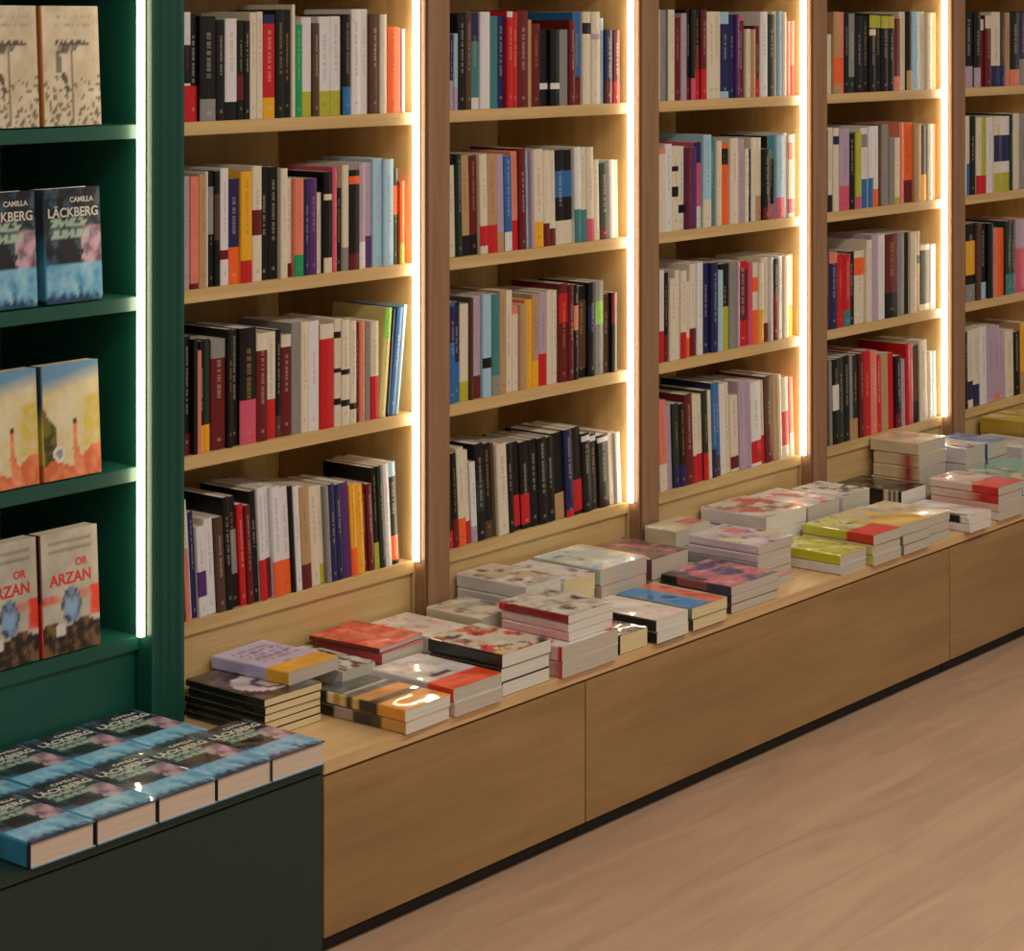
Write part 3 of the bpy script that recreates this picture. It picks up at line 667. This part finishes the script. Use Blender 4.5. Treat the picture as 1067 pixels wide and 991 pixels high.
stack('the back stack behind the tall pale pile', 4.600, 4.745, .126, [('cream', 'C', 'C', PG), ('pale grey', 'G', 'G', PG), ('cream with pink patch', cp, 'C', PG)], yf=-.142, l=.136, seed=20)
rg = art((216,208,200), [((196,70,76), 3.4, .04, .9), ((90,84,84), 4.2, .2, .9)], seed=28)
stack('the back stack below the third bay', 4.905, 5.095, .118, [('white', 'W', 'W', PG), ('white', 'W', 'W', PW), ('red, grey and white', rg, 'W', PW)], yf=-.205, l=.2, seed=21)
stack('the back stack right of the red and grey one', 5.105, 5.262, .112, [('grey', 'G', 'G', PG), ('pinkish white', art('W', [((206,90,90), 4, .12, 1)], seed=31), (216,180,176), PG)], yf=-.205, l=.195, seed=22)
stack('the back stack before the black ones', 5.28, 5.42, .112, [('grey', 'G', 'G', PG), ('white with dark print', art('W', [((60,56,60), 4, .12, 1)], seed=33), 'W', PG)], yf=-.205, l=.195, seed=23)
bk = bandf((.05, 'K'), (.09, 'C'), (.12, 'K'), (.17, 'C'), (.21, 'K'), (.25, 'C'), (1, 'K'))
stack('the black back stack below the fourth bay', 5.575, 5.715, .078, [('black', 'K', 'K', PW), ('black with pale print', art('K', [((150,140,120), 5, .2, .6)], seed=35), bk, PW)], yf=-.215, l=.205, seed=24)
cs = (226,206,170)
stack('the tall cream back stack below the fourth bay', 5.765, 5.925, .178, [('cream with red spot', cs, bandf((.10, cs), (.45, (150,20,34)), (1, cs)), PG), ('cream pink', cs, bandf((.15, cs), (.35, (190,60,70)), (1, cs)), PG), ('cream with red foot', cs, bandf((.10, cs), (.42, (160,20,34)), (1, cs)), PG), ('cream spined', cs, bandf((.18, cs), (.36, (180,70,60)), (1, cs)), PG), ('plain cream', art(cs, [((214,196,150), 3, 0, .6)], seed=2), cs, PG)], yf=-.165, l=.155, seed=25)
stack('the back stack right of the tall cream one', 5.955, 6.075, .142, [('black spined', 'W', 'K', PG), ('white', 'W', 'W', PG), ('white printed', art('W', [((110,70,60), 4, .2, 1)], seed=36), 'W', PG)], yf=-.21, l=.2, seed=26)
stack('the back stack with the blue cover', 6.09, 6.215, .135, [('navy spined', 'N', 'N', PG), ('grey', 'G', 'G', PG), ('blue and grey', art((80,124,186), [((170,176,186), 3, .1, 1)], seed=37), (60,100,170), PG)], yf=-.21, l=.2, seed=27)
stack('the back stack near the right edge', 6.26, 6.41, .105, [('black spined', 'K', 'K', PG), ('white', art('W', [((190,190,190), 3, .1, .4)], seed=38), 'W', PG)], yf=-.235, l=.21, seed=28)
stack('the back stack at the right edge', 6.43, 6.58, .150, [('orange brown', 'A', (190,120,80), PG), ('cream', 'C', 'C', PG), ('olive yellow', art((196,170,50), [((226,190,160), 2.5, .1, 1)], seed=39), (180,150,40), PG)], yf=-.2, l=.19, seed=29)
stack('the far back stack under the fifth bay', 6.60, 6.75, .145, [('cream', 'C', 'C', PG), ('yellow', art((190,160,60), seed=3), (190,160,60), PG)], yf=-.2, l=.19, seed=30)
# front row, right half
ly = art((206,204,70), [((226,222,150), 3, .0, 1), ((120,130,40), 5, .2, .8)], seed=41)
zl = stack('the low lime front pair', 4.915, 5.042, .050, [('white and lime spined', 'W', bandf((.5,'W'),(1,'W')), PG), ('lime spined', ly, bandf((.9, (196,196,30)), (1, 'K')), PG)], l=.2, seed=31, yf=FRONT+.004)
lr = art((206,202,96), [((226,222,160), 3, .05, 1), ((80,110,70), 6, .22, .8)], [(0, 1, 0, .36, (220,50,46)), (0, .05, .36, 1, (190,190,60)), (.9, 1, 0, 1, (214,190,90))], 42)
stack('the red and lime front stack', 5.052, 5.195, .078, [('white', 'W', (206,200,120), PG), ('pale', 'C', 'Z', PG), ('lime with bright red foot', lr, bandf((.36, 'R'), (1, (196,192,60))), PG)], l=.21, seed=32)
yo = art((222,190,110), [((170,190,206), 3, .1, .9)], [(0, 1, .0, .45, (228,190,96))], 43)
stack('the sand-topped front stack', 5.205, 5.345, .076, [('grey paged', 'G', 'G', PG), ('grey paged pale', 'G', 'G', PG), ('pale blue and sand yellow', yo, 'C', PG)], l=.21, seed=33, jit=.006)
stack('the front stack left of the white and black one', 5.355, 5.475, .070, [('grey', 'G', 'G', PG), ('pale grey', 'G', 'C', PG), ('cream and white', art((222,204,160), [((226,222,214), 3, 0, 1)], seed=44), 'C', PG)], l=.2, seed=34, yf=FRONT+.004)
wb = art('W', [((190,186,190), 4, .1, .7)], [(.0, .14, .05, .85, 'K')], 45)
stack('the low front pair overhanging the bench edge', 5.545, 5.668, .044, [('white', 'W', 'W', PW), ('white and black', wb, bandf((.12,'W'), (.8,'K'), (1,'W')), PW)], l=.21, seed=35, yf=FRONT-.018)
rp = art((222,196,180), [((214,90,90), 4, .12, .8)], [(0, 1, 0, .4, (226,64,44))], 46)
stack('the red-banded front stack near right edge', 5.730, 5.878, .092, [('white', 'W', 'W', PG), ('pinkish', 'W', (220,180,170), PG), ('red banded', 'R', bandf((.35, 'R'), (1, (222,190,180))), PG), ('pinkish white with red foot', rp, bandf((.38, (206,30,26)), (1, (224,200,190))), PG)], l=.215, seed=36)
stack('the teal front stack at right edge', 5.895, 6.035, .085, [('dark', 'F', 'F', PG), ('teal and cream', art((110,170,160), [((214,190,150), 3, .0, 1), ((60,90,80), 4, .2, 1)], seed=47), (100,160,150), PG)], l=.2, seed=37, yf=FRONT+.003)
stack('the last front stack cut by the right edge', 6.05, 6.2, .08, [('black', 'K', 'K', PG), ('teal', art((120,180,170), seed=4), (100,160,150), PG)], l=.2, seed=38, yf=FRONT+.003)
stack('the short white pair behind the bench gap', 4.760, 4.885, .082, [('white', 'W', 'W', PG), ('white printed', art('W', [((120,100,90), 5, .15, 1)], seed=50), 'W', PG)], yf=-.135, l=.13, seed=39)
